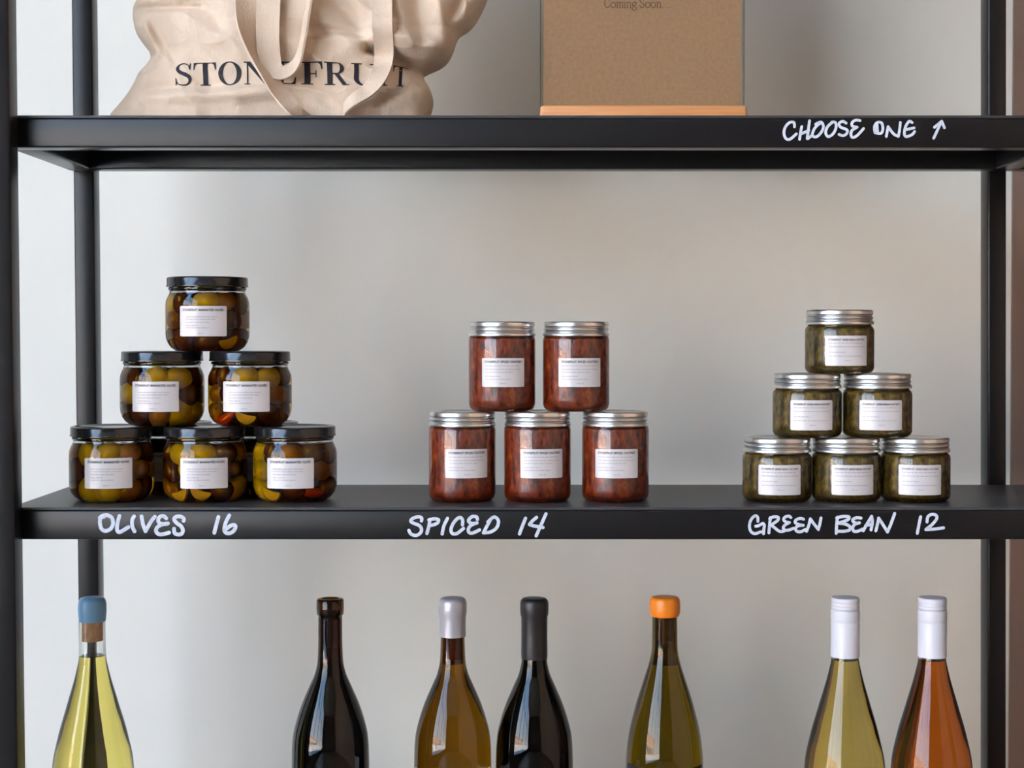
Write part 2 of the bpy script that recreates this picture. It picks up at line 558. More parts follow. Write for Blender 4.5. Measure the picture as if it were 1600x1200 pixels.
# ------------------------------------------------------------------ jars
def arc_patch(r, w, z0, z1, corner=0.002, n=26, a0=0.0):
    """rounded rectangle wrapped round a cylinder of radius r, facing -y"""
    bm = bmesh.new()
    cols = []
    ss = [-w / 2 + corner * (1 - math.cos(PI / 2 * i / 6)) for i in range(6)]
    ss = ss + [-w / 2 + corner + (w - 2 * corner) * i / n for i in range(n + 1)] + [-v for v in reversed(ss)]
    for s in ss:
        e_ = max(0.0, abs(s) - (w / 2 - corner))
        dz = corner - math.sqrt(max(0.0, corner ** 2 - e_ ** 2))
        a_ = s / r + a0
        cols.append([bm.verts.new((r * math.sin(a_), -r * math.cos(a_), z)) for z in (z0 + dz, z1 - dz)])
    for p, q in zip(cols, cols[1:]):
        bm.faces.new((p[0], q[0], q[1], p[1]))
    return bm


def text_polys(txt):
    cu = bpy.data.curves.new('tmp_text', 'FONT')
    cu.body = txt
    cu.resolution_u = 2
    cu.offset = 0.03
    o = bpy.data.objects.new('tmp_text', cu)
    COL.objects.link(o)
    dg = bpy.context.evaluated_depsgraph_get()
    me = bpy.data.meshes.new_from_object(o.evaluated_get(dg))
    vs = [(v.co.x, v.co.y) for v in me.vertices]
    fs = [list(p.vertices) for p in me.polygons]
    bpy.data.objects.remove(o)
    bpy.data.curves.remove(cu)
    bpy.data.meshes.remove(me)
    return vs, fs


def wrap(bm, vs, fs, r):
    new = [bm.verts.new((r * math.sin(x / r), -r * math.cos(x / r), z)) for x, z in vs]
    for f_ in fs:
        try:
            bm.faces.new([new[i] for i in f_])
        except ValueError:
            pass


def label_print(r, w, z0, z1, title, rows, seed):
    """bold title line, rows of unreadably small words, and a short line at the foot"""
    H = z1 - z0
    bm = bmesh.new()
    vs, fs = text_polys(title)
    mx = max(v[0] for v in vs)
    mn = min(v[0] for v in vs)
    k = w * 0.86 / (mx - mn)
    wrap(bm, [((v[0] - mn) * k - w * 0.43, z1 - H * 0.165 + v[1] * k * 1.15) for v in vs], fs, r)
    title_bm = bm
    bm = bmesh.new()
    rnd = random.Random(seed)
    for fy, x0, x1 in rows:
        x = -w / 2 + w * x0
        xe = -w / 2 + w * x1
        hh = H * 0.018
        zc = z1 - H * fy
        while x < xe - w * 0.02:
            wl_ = min(w * rnd.uniform(0.05, 0.13), xe - x)
            n = 3
            q = [(x + wl_ * i / n, zc + s * hh * rnd.uniform(0.8, 1.0)) for s in (-1, 1) for i in range(n + 1)]
            wrap(bm, q, [[i, i + 1, i + n + 2, i + n + 1] for i in range(n)], r)
            x += wl_ + w * 0.014
    return title_bm, bm


def make_jar(kind):
    root = empty('olive_jar' if kind == 'olive' else 'chutney_jar', (0, 0, 0))
    if kind == 'olive':
        rb, hgt, level = 0.0456, 0.081, 0.0635
        ri = rb - 0.0028
        out = [(0, 0.003), (0.026, 0.002), (0.031, 0.0), (0.0345, 0.0006), (0.040, 0.0045), (0.0435, 0.0095), (0.0452, 0.0150), (rb, 0.020),
               (rb, 0.050), (0.0452, 0.0545), (0.0438, 0.0585), (0.0422, 0.0615), (0.0412, 0.0640), (0.0410, 0.0662), (0.0424, 0.0675), (0.0424, 0.0690), (0.0405, 0.070),
               (0.0400, 0.0785), (0.0375, 0.0788)]
        inn = [(0.0372, 0.070), (0.0385, 0.066), (0.0390, level), (0, level)]
        liq = [(0, 0.0060), (0.028, 0.0058), (0.034, 0.0066), (0.039, 0.0105), (0.0415, 0.0155), (ri, 0.021), (ri, 0.049), (0.0422, 0.0535),
               (0.0408, 0.0575), (0.0393, 0.0610), (0.0386, level - 0.0006), (0, level - 0.0004)]
        glass_o = link('jar_glass', lathe(out + inn, 96), M['glass'], root)
        link('oil', lathe(liq, 96), M['oil'], root)
        lr = 0.0441
        lid = [(0, hgt - 0.0012), (0.036, hgt - 0.0012), (0.0375, hgt), (0.0425, hgt), (0.0436, hgt - 0.0006), (lr, hgt - 0.0018), (lr, 0.0725), (0.0446, 0.0718), (0.0446, 0.0706),
               (0.0438, 0.0702), (0.0432, 0.0712), (0.0430, 0.0790), (0, 0.0792)]
        link('lid', lathe(lid, 96), M['lid_black'], root)
        lw, z0, z1 = 0.0525, 0.0165, 0.0490
        rows = [(0.36, 0.14, 0.80), (0.44, 0.14, 0.80), (0.54, 0.14, 0.66), (0.64, 0.14, 0.40), (0.72, 0.14, 0.62), (0.90, 0.40, 0.53)]
        title = 'STONEFRUIT MARINATED OLIVES'
    elif kind == 'spiced':
        rb, hgt = 0.0364, 0.0972
        ri = rb - 0.0020
        out = [(0, 0.003), (0.024, 0.002), (0.029, 0.0), (0.0325, 0.0008), (0.0352, 0.0035), (rb, 0.0075), (rb, 0.0770), (0.0358, 0.0800), (0.0345, 0.0818),
               (0.0335, 0.0825), (0.0335, 0.0950), (0.0312, 0.0952)]
        lv = 0.0800
        inn = [(0.0312, 0.083), (0.0322, lv), (0, lv)]
        liq = [(0, 0.0052), (0.027, 0.0050), (0.0315, 0.0062), (0.0340, 0.0095), (ri, 0.013), (ri, 0.0755), (0.0338, 0.0780), (0.0318, lv - 0.0006), (0, lv - 0.0004)]
        link('jar_glass', lathe(out + inn, 96), M['glass'], root)
        link('chutney', lathe(liq, 96), M['chutney'], root)
        lid_t, lid_b, lr = hgt, 0.0815, 0.0356
        lw, z0, z1 = 0.0490, 0.0270, 0.0580
        rows = [(0.27, 0.08, 0.86), (0.39, 0.08, 0.90), (0.49, 0.08, 0.72), (0.63, 0.08, 0.44), (0.73, 0.08, 0.70), (0.88, 0.42, 0.57)]
        title = 'STONEFRUIT SPICED CHUTNEY'
    else:
        rb, hgt = 0.0373, 0.0690
        ri = rb - 0.0020
        out = [(0, 0.003), (0.025, 0.002), (0.030, 0.0), (0.0335, 0.0008), (0.0362, 0.0032), (rb, 0.0065), (rb, 0.0465), (0.0366, 0.0492), (0.0350, 0.0512),
               (0.0340, 0.0520), (0.0338, 0.0668), (0.0315, 0.0670)]
        lv = 0.0500
        inn = [(0.0315, 0.053), (0.0326, lv), (0, lv)]
        liq = [(0, 0.0052), (0.028, 0.0050), (0.0325, 0.0060), (0.0350, 0.0090), (ri, 0.012), (ri, 0.0455), (0.0343, 0.0480), (0.0322, lv - 0.0006), (0, lv - 0.0004)]
        link('jar_glass', lathe(out + inn, 96), M['glass'], root)
        link('chutney', lathe(liq, 96), M['beans'], root)
        lid_t, lid_b, lr = hgt, 0.0532, 0.0359
        lw, z0, z1 = 0.0480, 0.0090, 0.0412
        rows = [(0.25, 0.08, 0.88), (0.37, 0.08, 0.92), (0.55, 0.08, 0.46), (0.68, 0.08, 0.86), (0.83, 0.44, 0.57)]
        title = 'STONEFRUIT GREEN BEAN CHUTNEY'
    if kind != 'olive':
        H = lid_t - lid_b
        pr = [(0, lid_t - 0.0010), (lr - 0.0065, lid_t - 0.0010), (lr - 0.005, lid_t), (lr - 0.0012, lid_t), (lr - 0.0003, lid_t - 0.0007), (lr, lid_t - 0.0018)]
        for fz, dr in ((0.30, 0), (0.36, -0.0009), (0.42, -0.0010), (0.48, 0.0), (0.56, 0.0002), (0.62, -0.0008), (0.70, -0.0010), (0.76, 0.0000),
                       (0.80, 0.0006), (0.92, 0.0010), (0.98, 0.0008), (1.0, 0.0002)):
            pr.append((lr + dr, lid_t - H * fz))
        pr += [(lr - 0.0012, lid_b), (lr - 0.0014, lid_t - 0.0016), (0, lid_t - 0.0018)]
        link('lid', lathe(pr, 96), M['lid_silver'], root)
    lab = link('label', arc_patch(rb + 0.0002, lw, z0, z1, 0.0016), M['label'], root)
    ti, sm = label_print(rb + 0.0004, lw, z0, z1, title, rows, len(title))
    link('title_print', ti, M['ink'], lab, False)
    link('small_print', sm, M['ink_soft'], lab, False)
    return root, rb, hgt


protos = {k: make_jar(k) for k in ('olive', 'spiced', 'bean')}
used = {}


def place_jar(kind, px, off, Yc, z, label, group):
    proto, rb, hgt = protos[kind]
    d = Yc - CAMY
    X = (px - 800) / F * d
    rz = math.asin(max(-0.9, min(0.9, (off / F * d) / rb))) + math.atan2(-X, d)
    if kind not in used:
        used[kind] = 1
        o = proto
    else:
        o = copy_tree(proto)
    o.location = (X, Yc, z)
    o.rotation_euler = (0, 0, rz)
    tag(o, label, 'jar', group)
    return o


zs = ZL + 0.0002
H_O, H_S, H_B = 0.0811, 0.0973, 0.0691
OG = 'jars of marinated olives stacked in a pyramid'
olive_jars = []
for px, off, Yc, lev, lab, short in (
        (174, -6, 0.075, 0, 'black-lidded olive jar at the left end of the bottom row, above the word OLIVES', 'left bottom olive jar'),
        (320, -2, 0.075, 0, 'black-lidded olive jar in the middle of the front bottom row', 'middle bottom olive jar'),
        (460.5, -8, 0.075, 0, 'black-lidded olive jar at the right end of the bottom row, beside the number 16', 'right bottom olive jar'),
        (270, 0, 0.158, 0, 'olive jar half hidden behind the gap between left and middle front jars', 'hidden left olive jar'),
        (405, 0, 0.158, 0, 'olive jar half hidden behind the gap between middle and right front jars', 'hidden right olive jar'),
        (253.5, -12, 0.090, 1, 'left olive jar of the two in the second tier of the olive pyramid', 'left second tier olive jar'),
        (390.5, -6.5, 0.090, 1, 'right olive jar of the two in the second tier, with red chili at its base', 'right second tier olive jar'),
        (324.5, -7.5, 0.090, 2, 'topmost olive jar with black lid, alone on the peak of the olive pyramid', 'topmost olive jar')):
    olive_jars.append((place_jar('olive', px, off, Yc, zs + lev * H_O, lab, OG), short))
SG = 'jars of spiced chutney stacked in two tiers'
for px, off, Yc, lev, lab in (
        (722.2, 8, 0.073, 0, 'tall red chutney jar with silver lid, left end of the bottom three'),
        (839.7, 8, 0.073, 0, 'tall red chutney jar with silver lid, middle of the bottom three'),
        (961.7, 2.3, 0.073, 0, 'tall red chutney jar with silver lid, right end of the bottom three'),
        (784.5, 2, 0.080, 1, 'tall red chutney jar standing on the left and middle jars, upper left of the stack'),
        (900, 6.8, 0.080, 1, 'tall red chutney jar standing on the middle and right jars, upper right of the stack')):
    place_jar('spiced', px, off, Yc, zs + lev * H_S, lab, SG)
BG = 'short jars of green bean chutney stacked in a pyramid'
for px, off, Yc, lev, lab in (
        (1214.5, 5, 0.073, 0, 'short green bean jar with silver lid, left end of the bottom row'),
        (1322.8, 12, 0.073, 0, 'short green bean jar with silver lid, middle of the bottom row'),
        (1431, 8.5, 0.073, 0, 'short green bean jar with silver lid, right end of the bottom row'),
        (1261.5, 8, 0.076, 1, 'short green bean jar with silver lid, left one in the second tier'),
        (1371, 6.5, 0.076, 1, 'short green bean jar with silver lid, right one in the second tier'),
        (1311.7, 12, 0.078, 2, 'short green bean jar alone on the peak of the green bean pyramid')):
    place_jar('bean', px, off, Yc, zs + lev * H_B, lab, BG)


# olives, chili and peel inside the olive jars
def olive_mesh(name, m, l=0.0122, r=0.0098):
    pr = []
    n = 14
    for i in range(n + 1):
        t = PI * i / n
        rr = r * math.sin(t) ** 0.92
        zz = -l * math.cos(t)
        if i == n:
            zz = l - 0.0012
        pr.append((rr if 0 < i < n else 0, zz))
    return link(name, lathe(pr, 24), m)


def chili_mesh():
    bm = bmesh.new()
    pts = crom([(-0.013, 0, 0.001), (-0.005, -0.001, -0.001), (0.004, 0, 0.0005), (0.013, 0.001, 0.003)], 5)
    rings = []
    for i, p in enumerate(pts):
        t = i / (len(pts) - 1)
        r = 0.0042 * math.sin(PI * min(0.98, max(0.03, t * 0.9 + 0.06))) ** 0.6
        rings.append([bm.verts.new((p.x, p.y + r * math.cos(k * PI / 6), p.z + r * math.sin(k * PI / 6))) for k in range(12)])
    for a_, b_ in zip(rings, rings[1:]):
        for k in range(12):
            bm.faces.new((a_[k], a_[(k + 1) % 12], b_[(k + 1) % 12], b_[k]))
    bm.faces.new(rings[0])
    bm.faces.new(rings[-1])
    return link('red_chili', bm, M['chili'])


def peel_mesh():
    bm = bmesh.new()
    n = 16
    rows = []
    for i in range(n + 1):
        t = -1 + 2 * i / n
        a_ = t * 0.9
        w = 0.0042 * math.sqrt(max(0.02, 1 - t * t))
        c = Vector((0.013 * math.sin(a_), 0.0, -0.010 * math.cos(a_) + 0.008))
        rows.append([bm.verts.new(c + Vector((0, y, z))) for y, z in ((-0.0013, -w), (0.0013, -w), (0.0013, w), (-0.0013, w))])
    for p, q in zip(rows, rows[1:]):
        for k in range(4):
            bm.faces.new((p[k], p[(k + 1) % 4], q[(k + 1) % 4], q[k]))
    bm.faces.new(rows[0])
    bm.faces.new(rows[-1])
    return link('lemon_peel', bm, M['peel'])


om = {'green': olive_mesh('green_olive', M['olive_green'], 0.0138, 0.0114), 'brown': olive_mesh('brown_olive', M['olive_brown'], 0.0122, 0.0100),
      'dark': olive_mesh('dark_olive', M['olive_dark'], 0.0130, 0.0102), 'chili': chili_mesh(), 'peel': peel_mesh()}
first = {}
KIND = {'green': ('plump green olive', 'olive'), 'brown': ('brown olive', 'olive'), 'dark': ('dark purple olive', 'olive'),
        'chili': ('red chili', 'chili'), 'peel': ('yellow lemon peel strip', 'lemon peel')}
# per jar: rows of kinds round the front, lowest row first (left to right as seen)
G, B_, D = 'green', 'brown', 'dark'
FILL = [
    [[D, G, G, B_, D], [D, D, B_, B_, G], [B_, G, G, B_, D]],
    [[B_, 'peel', 'peel', D, G], [D, G, D, D, D], [D, G, G, D, B_]],
    [[G, 'peel', D, 'chili', D], [G, D, D, B_, B_], [G, D, B_, D, D]],
    [[D, D, G], [D, D, D], [D, D, G]],
    [[D, D, G], [D, D, D], [D, D, D]],
    [[D, D, B_, G, G], [G, D, B_, D, D], [D, D, G, G, D]],
    [[B_, 'chili', 'peel', D, D], [B_, D, G, B_, D], [D, D, G, G, D]],
    [[D, D, D, 'peel', D], [B_, D, D, D, B_], [G, D, G, B_, D]],
]
rnd = random.Random(5)
for (jar, short), fill in zip(olive_jars, FILL):
    for li, row in enumerate(fill):
        n = len(row)
        zc = (0.0160, 0.0345, 0.0520)[li]
        for i, k in enumerate(row):
            # facing the viewer at the centre of the row
            base = math.atan2(-jar.location.x, jar.location.y - CAMY)
            ang = (i - (n - 1) / 2) * R(42) + base + rnd.uniform(-0.08, 0.08) + (R(10) if li == 1 else -R(6))
            rr = {'green': 0.0300, 'brown': 0.0305, 'dark': 0.0310, 'chili': 0.0325, 'peel': 0.0340}[k] - (0.0025 if li == 2 else 0) - (0.0035 if li == 0 else 0)
            if k in first:
                o = om[k].copy()
                COL.objects.link(o)
            else:
                first[k] = 1
                o = om[k]
            o.location = jar.location + Vector((rr * math.sin(ang), -rr * math.cos(ang), zc + rnd.uniform(-0.001, 0.001) - (0.004 if k in ('chili', 'peel') else 0)))
            if k in ('chili', 'peel'):
                o.rotation_euler = (0, rnd.uniform(-0.3, 0.3), ang)
            else:
                o.rotation_euler = (rnd.uniform(-0.5, 0.5), PI / 2 * rnd.choice((0, 1, 1)) + rnd.uniform(-0.5, 0.5), ang + rnd.uniform(-0.3, 0.3))
            nm, cat = KIND[k]
            tag(o, '%s in oil in the %s' % (nm, short), cat, '%ss in the %s' % (nm, short))
        for k in range(3):      # dark olives added behind them to block light shining through
            o = om[D].copy()
            COL.objects.link(o)
            ang = base + (k - 1) * 1.9 + li
            o.location = jar.location + Vector((0.0125 * math.sin(ang), 0.004 - 0.0125 * math.cos(ang), zc))
            o.rotation_euler = (0.2 * k, 0.3, ang)
            tag(o, 'dark purple olive in oil in the %s' % short, 'olive', 'dark purple olives in the %s' % short)

# ------------------------------------------------------------------ bottles on the shelf below
YB = 0.10
ZB = ZL - GAP + 0.0002
PXM = (YB - CAMY) / F
TOPZ = P(800, 934, YB).z
HB = TOPZ - ZB


def bottle_profile(tops):
    """outer radius by height; tops = (distance below the top in picture units, half width)"""
    ts = [t for t, _ in tops]
    rs = [r for _, r in tops]
    bot = HB / PXM
    return lambda t: pchip(ts + [bot - 8], rs + [rs[-1]], t)


BUR = [(27, 18.8), (60, 18.8), (98, 20.0), (118, 24), (138, 32.5), (166, 44.5), (190, 52.5), (216, 58.5), (240, 60.3), (270, 60.8)]
SLO = [(27, 19.5), (78, 20.2), (100, 24.0), (128, 32.5), (168, 45), (218, 56.5), (250, 60), (285, 61)]
FLU = [(27, 19.8), (65, 20.0), (92, 20.8), (117, 25.5), (167, 39.5), (217, 53.5), (262, 62), (300, 63.5)]


def shell(prof, t0, t1, extra, n=40):
    return [((prof(t0 + (t1 - t0) * i / n) + extra) * PXM, HB - (t0 + (t1 - t0) * i / n) * PXM) for i in range(n + 1)]


def make_bottle(px, tops, level, glass_m, wine_m, top, label, cat_label, lab_m=None, lab_top=None, lab_half=1.25):
    prof = bottle_profile(tops)
    X = (px - 800) * PXM
    root = empty('wine_bottle', (X, YB, ZB), math.atan2(-X, YB - CAMY))
    tag(root, cat_label, 'bottle', 'wine bottles standing in a row on the lower shelf')
    bot = HB / PXM
    wall = 3.2
    rim = 6 if top != 'plain' else 1
    # glass: outside from the base up, over the lip, and down inside to the wine
    out = [(0, 0.012), (0.018, 0.006), (0.030, 0.0010), (prof(300) * PXM - 0.003, 0.0), (prof(300) * PXM - 0.0006, 0.0022)]
    out += list(reversed(shell(prof, 27, bot - 10, 0, 70)))
    lip = 21.2
    out += [(lip * PXM, HB - 25.5 * PXM), ((lip + 0.3) * PXM, HB - 16 * PXM), (lip * PXM, HB - (rim + 2) * PXM), ((lip - 2) * PXM, HB - rim * PXM), (13.5 * PXM, HB - rim * PXM)]
    out += [(13.5 * PXM, HB - 20 * PXM)] + [(max(13.0 * PXM, r - wall * PXM), z) for r, z in shell(prof, 28, level, 0, 10)]
    out += [(0, HB - level * PXM)]
    link('bottle_glass', lathe(out, 80), glass_m, root, angle=60)
    # wine fills the inside of the glass below the level
    win = [(0, HB - (level + 0.6) * PXM)] + [(max(12.6 * PXM, r - wall * PXM), z) for r, z in shell(prof, level + 0.8, bot - 18, 0, 70)]
    win += [(prof(300) * PXM - wall * PXM - 0.004, 0.007), (0.022, 0.010), (0, 0.016)]
    link('wine', lathe(win, 80), wine_m, root, angle=60)
    if lab_m:
        r = prof(300) * PXM
        zt = HB - (lab_top - 934) * PXM
        bm = bmesh.new()
        cols = []
        nz_ = 14
        for i in range(41):
            a_ = -lab_half + 2 * lab_half * i / 40
            col_ = []
            for j in range(nz_ + 1):
                z = 0.055 + (zt - 0.055) * j / nz_
                rr = prof((HB - z) / PXM) * PXM + 0.0003
                col_.append(bm.verts.new((rr * math.sin(a_), -rr * math.cos(a_), z)))
            cols.append(col_)
        for p, q in zip(cols, cols[1:]):
            for j in range(nz_):
                bm.faces.new((p[j], q[j], q[j + 1], p[j + 1]))
        link('label', bm, lab_m, root)
    return root, prof


def cork(root, t0, t1, r=12.4):
    return link('cork', lathe([(0, HB - t1 * PXM), (r * PXM - 0.0004, HB - t1 * PXM), (r * PXM, HB - t1 * PXM + 0.0005), (r * PXM, HB - t0 * PXM), (0, HB - t0 * PXM)], 40), M['cork'], root)


def cover(root, pts, m, name):
    """seal over the mouth: (distance below top, half width); hollow below"""
    o = [(0, HB - pts[0][0] * PXM)] + [(r * PXM, HB - t * PXM) for t, r in pts]
    i = [((pts[-1][1] - 0.5) * PXM, HB - pts[-1][0] * PXM), (22.0 * PXM if pts[-1][0] < 28 else 20.6 * PXM, HB - (pts[-1][0] - 0.5) * PXM)]
    return link(name, lathe(o + [i[0]], 64), m, root, angle=50)


clear = M['glass']
m_yel = glass('pale_yellow_wine', (0.98, 0.90, 0.47), 0.893)
m_straw = glass('straw_wine', (0.92, 0.80, 0.42), 0.893)
m_rose = glass('amber_rose_wine', (0.83, 0.40, 0.11), 0.893)
m_white = glass('white_wine', (0.96, 0.92, 0.74), 0.893)
m_red = glass('red_wine', (0.012, 0.003, 0.003), 0.893)
g_brown = glass('brown_glass', (0.34, 0.21, 0.07))
g_amber = glass('amber_glass', (0.52, 0.345, 0.07))
g_black = glass('black_glass', (0.10, 0.075, 0.05))
g_olive = glass('olive_glass', (0.50, 0.41, 0.09))
wax_blue = simple('blue_wax', (0.15, 0.33, 0.50), 0.35)
wax_black = simple('black_wax', (0.014, 0.013, 0.013), 0.40)
wax_orange = simple('orange_wax', (0.78, 0.21, 0.012), 0.35)
foil_silver = simple('grey_silver_foil', (0.42, 0.41, 0.44), 0.38, 0.35)
cap_white = simple('white_screwcap', (0.64, 0.64, 0.69), 0.35)
lab_brown = simple('brown_label', (0.032, 0.023, 0.020), 0.6)
lab_white = simple('white_label', (0.80, 0.78, 0.80), 0.5)
lab_black = simple('black_label', (0.012, 0.011, 0.012), 0.5)

b1, pf = make_bottle(142, FLU, 90, clear, m_yel, 'wax', None, 'clear bottle of pale yellow wine sealed with blue wax over a cork')
cork(b1, 28.5, 67, 16.3)
cover(b1, [(-1, 15), (0.5, 18.5), (4, 20.6), (10, 21.8), (18, 22.0), (26, 21.6), (33, 20.9), (36.5, 20.5)], wax_blue, 'wax_seal')
b2, pf = make_bottle(515, BUR, 104, g_brown, m_red, 'plain', None, 'dark red wine bottle with uncovered cork and brown label, standing alone', lab_brown, 1195)
cork(b2, 28.5, 76, 15.3)
b3, pf = make_bottle(707, BUR, 101, g_amber, m_white, 'foil', None, 'amber wine bottle with silver grey capsule', lab_white, 1195)
cork(b3, 28.5, 96, 15.3)
cover(b3, [(-0.5, 14), (0.3, 18), (3, 20.6), (8, 21.9), (16, 22.0), (24, 21.9), (28, 21.0), (34, 20.6), (50, 20.5), (60, 20.7)], foil_silver, 'capsule')
b4, pf = make_bottle(835, BUR, 104, g_black, m_red, 'wax', None, 'black wine bottle with long black wax seal', lab_white, 1197)
cork(b4, 8, 66)
cover(b4, [(0, 14), (0.8, 18), (3.5, 21), (8, 22.2), (16, 22.4), (25, 22.0), (30, 20.6), (60, 20.4), (88, 20.8), (95, 20.4)], wax_black, 'wax_seal')
b5, pf = make_bottle(1039.5, SLO, 102, g_olive, m_white, 'wax', None, 'olive brown wine bottle sealed with orange wax and black label', lab_black, 1189)
cork(b5, 8, 66)
cover(b5, [(-2, 17), (-1, 21), (2, 23.3), (7, 24.0), (16, 24.2), (23, 23.8), (27, 22.6), (28.5, 21.6)], wax_orange, 'wax_seal')
SC = [(-1, 18), (-0.6, 21.0), (1, 21.9)]
for t in (6, 11, 16):
    SC += [(t, 21.9), (t + 1, 21.4), (t + 2, 21.4), (t + 3, 21.9)]
SC += [(21, 22.4), (30, 22.5), (35, 22.4), (36.5, 21.7), (38, 21.6), (39, 22.2), (70, 22.0), (90, 22.4), (92, 22.4)]
b6, pf = make_bottle(1322.5, FLU, 96, clear, m_straw, 'screw', None, 'clear bottle of straw yellow wine with white screwcap')
cover(b6, SC, cap_white, 'screwcap')
b7, pf = make_bottle(1459, FLU, 96, clear, m_rose, 'screw', None, 'clear bottle of orange rose wine with white screwcap')
cover(b7, SC, cap_white, 'screwcap')

# ------------------------------------------------------------------ canvas tote bag
ROWS = [(183, 176, 671), (172, 186, 675), (160, 196, 677), (148, 206, 675), (136, 213, 670), (126, 218, 664), (118, 224, 662), (111, 230, 672), (103, 236, 690),
        (95, 239, 700), (87, 238, 705), (78, 232, 709), (66, 223, 713), (55, 217, 719), (44, 214, 735), (34, 212, 744), (22, 211, 751), (10, 215, 757), (0, 220, 761),
        (-30, 216, 770), (-80, 208, 765), (-150, 205, 745), (-230, 215, 722), (-300, 222, 710)]
ysr = [-r[0] for r in ROWS]
FOLDS = [  # line in picture units, width, depth (m, + towards the viewer)
    ((585, 92), (700, 128), 7, -0.022), ((590, 70), (705, 88), 17, 0.014), ((600, 135), (668, 150), 16, 0.006),
    ((245, 50), (266, 104), 7, 0.006), ((222, 88), (256, 96), 7, -0.010), ((262, 60), (292, 112), 8, -0.004), ((214, 22), (330, 29), 6, -0.006),
    ((268, 105), (225, 132), 6, -0.006), ((232, 120), (215, 150), 10, 0.005), ((500, -20), (572, 60), 14, -0.010), ((490, 30), (560, 78), 16, 0.005),
    ((520, 66), (582, 72), 7, -0.007), ((688, 20), (706, 80), 11, 0.009), ((708, 40), (728, 10), 8, -0.010), ((655, 10), (668, 75), 14, -0.008),
    ((250, 166), (440, 162), 10, 0.006), ((260, 150), (430, 146), 8, -0.003), ((560, 168), (640, 150), 12, 0.004), ((600, 175), (660, 140), 8, -0.004),
    ((300, 45), (360, 80), 14, 0.003), ((330, 10), (365, 60), 9, -0.004), ((620, -10), (640, 70), 16, 0.006), ((726, -20), (730, 40), 5, 0.004), ((222, 0), (214, 60), 6, 0.003),
]
YBAG = 0.125
BZ0 = ZU + 0.0005


def seg_dist(p, a_, b_):
    ax, ay = a_
    bx, by = b_
    dx, dy = bx - ax, by - ay
    t = max(0.0, min(1.0, ((p[0] - ax) * dx + (p[1] - ay) * dy) / (dx * dx + dy * dy)))
    qx, qy = ax + dx * t, ay + dy * t
    fade = 1.0 if 0 < t < 1 else 1.0
    return math.hypot(p[0] - qx, p[1] - qy) * fade, t


def bag_mesh():
    bm = bmesh.new()
    NT, NZ = 420, 300
    rings = []
    py_top = -220
    for j in range(NZ + 1):
        py = 183 + (py_top - 183) * j / NZ
        lx = pchip(ysr, [r[1] for r in ROWS], -py)
        rx = pchip(ysr, [r[2] for r in ROWS], -py)
        L_, R_ = P(lx, py, YBAG), P(rx, py, YBAG)
        z = L_.z
        cx, hw = (L_.x + R_.x) / 2, (R_.x - L_.x) / 2
        hd = 0.078 if py > 100 else 0.078 - 0.020 * min(1, (100 - py) / 300)
        ring = []
        for i in range(NT):
            t = 2 * PI * i / NT
            c_, s_ = math.cos(t), math.sin(t)
            ex = 0.62
            x = cx + hw * math.copysign(abs(c_) ** ex, c_)
            y = YBAG + hd * math.copysign(abs(s_) ** 0.75, s_)
            if s_ < 0:      # front: folds
                ppx = 800 + x / (YBAG - CAMY) * F
                dsp = 0
                for a_, b_, w, amp in FOLDS:
                    dd, tt = seg_dist((ppx, py), a_, b_)
                    dsp += amp * math.exp(-(dd / w) ** 2)
                q = Vector((x * 9, z * 9, 1.7))
                dsp += 0.010 * noise.noise(q) + 0.0045 * noise.noise(q * 2.7) + 0.0016 * noise.noise(q * 7)
                for fq, am in ((14, 0.0040), (31, 0.0018)):     # creases
                    rq = noise.noise(Vector((x * fq + z * fq * 0.5, z * fq * 1.3, 4.1)))
                    dsp += am * (0.35 - min(1.0, abs(rq) * 3.2) ** 0.7)
                y -= dsp * min(1.0, abs(s_) * 1.6)
            y = max(0.012, min(y, 0.235))
            ring.append(bm.verts.new((x, y, z)))
        rings.append(ring)
    dz = BZ0 - rings[0][0].co.z
    for v in rings[0]:
        v.co.z = BZ0
    for a_, b_ in zip(rings, rings[1:]):
        for i in range(NT):
            j = (i + 1) % NT
            bm.faces.new((a_[i], a_[j], b_[j], b_[i]))
    bm.faces.new(rings[0])
    return bm


bag = empty('tote_bag', (P(440, 180, YBAG).x, YBAG, BZ0))
tag(bag, 'slouching cream canvas tote bag printed STONEFRUIT on the upper shelf', 'bag')


def bagpart(name, bm, m, parent=None, smooth=True, angle=60):
    for v in bm.verts:
        v.co -= bag.location
    return link(name, bm, m, parent or bag, smooth, angle)


bmb = bag_mesh()
bmesh.ops.recalc_face_normals(bmb, faces=bmb.faces)
TREE = BVHTree.FromBMesh(bmb)
body = bagpart('bag_body', bmb, M['canvas'], angle=80)
sol = body.modifiers.new('cloth', 'SOLIDIFY')
sol.thickness = 0.0012
sol.offset = -1


def on_bag(px, py, lift):
    """the point of the bag's front at this spot, lifted off it"""
    q = P(px, py, YBAG - 0.08)
    hit = TREE.ray_cast(Vector((q.x, -0.5, q.z)), Vector((0, 1, 0)))
    y = hit[0].y if hit[0] else YBAG
    return Vector((q.x, y - lift, q.z))


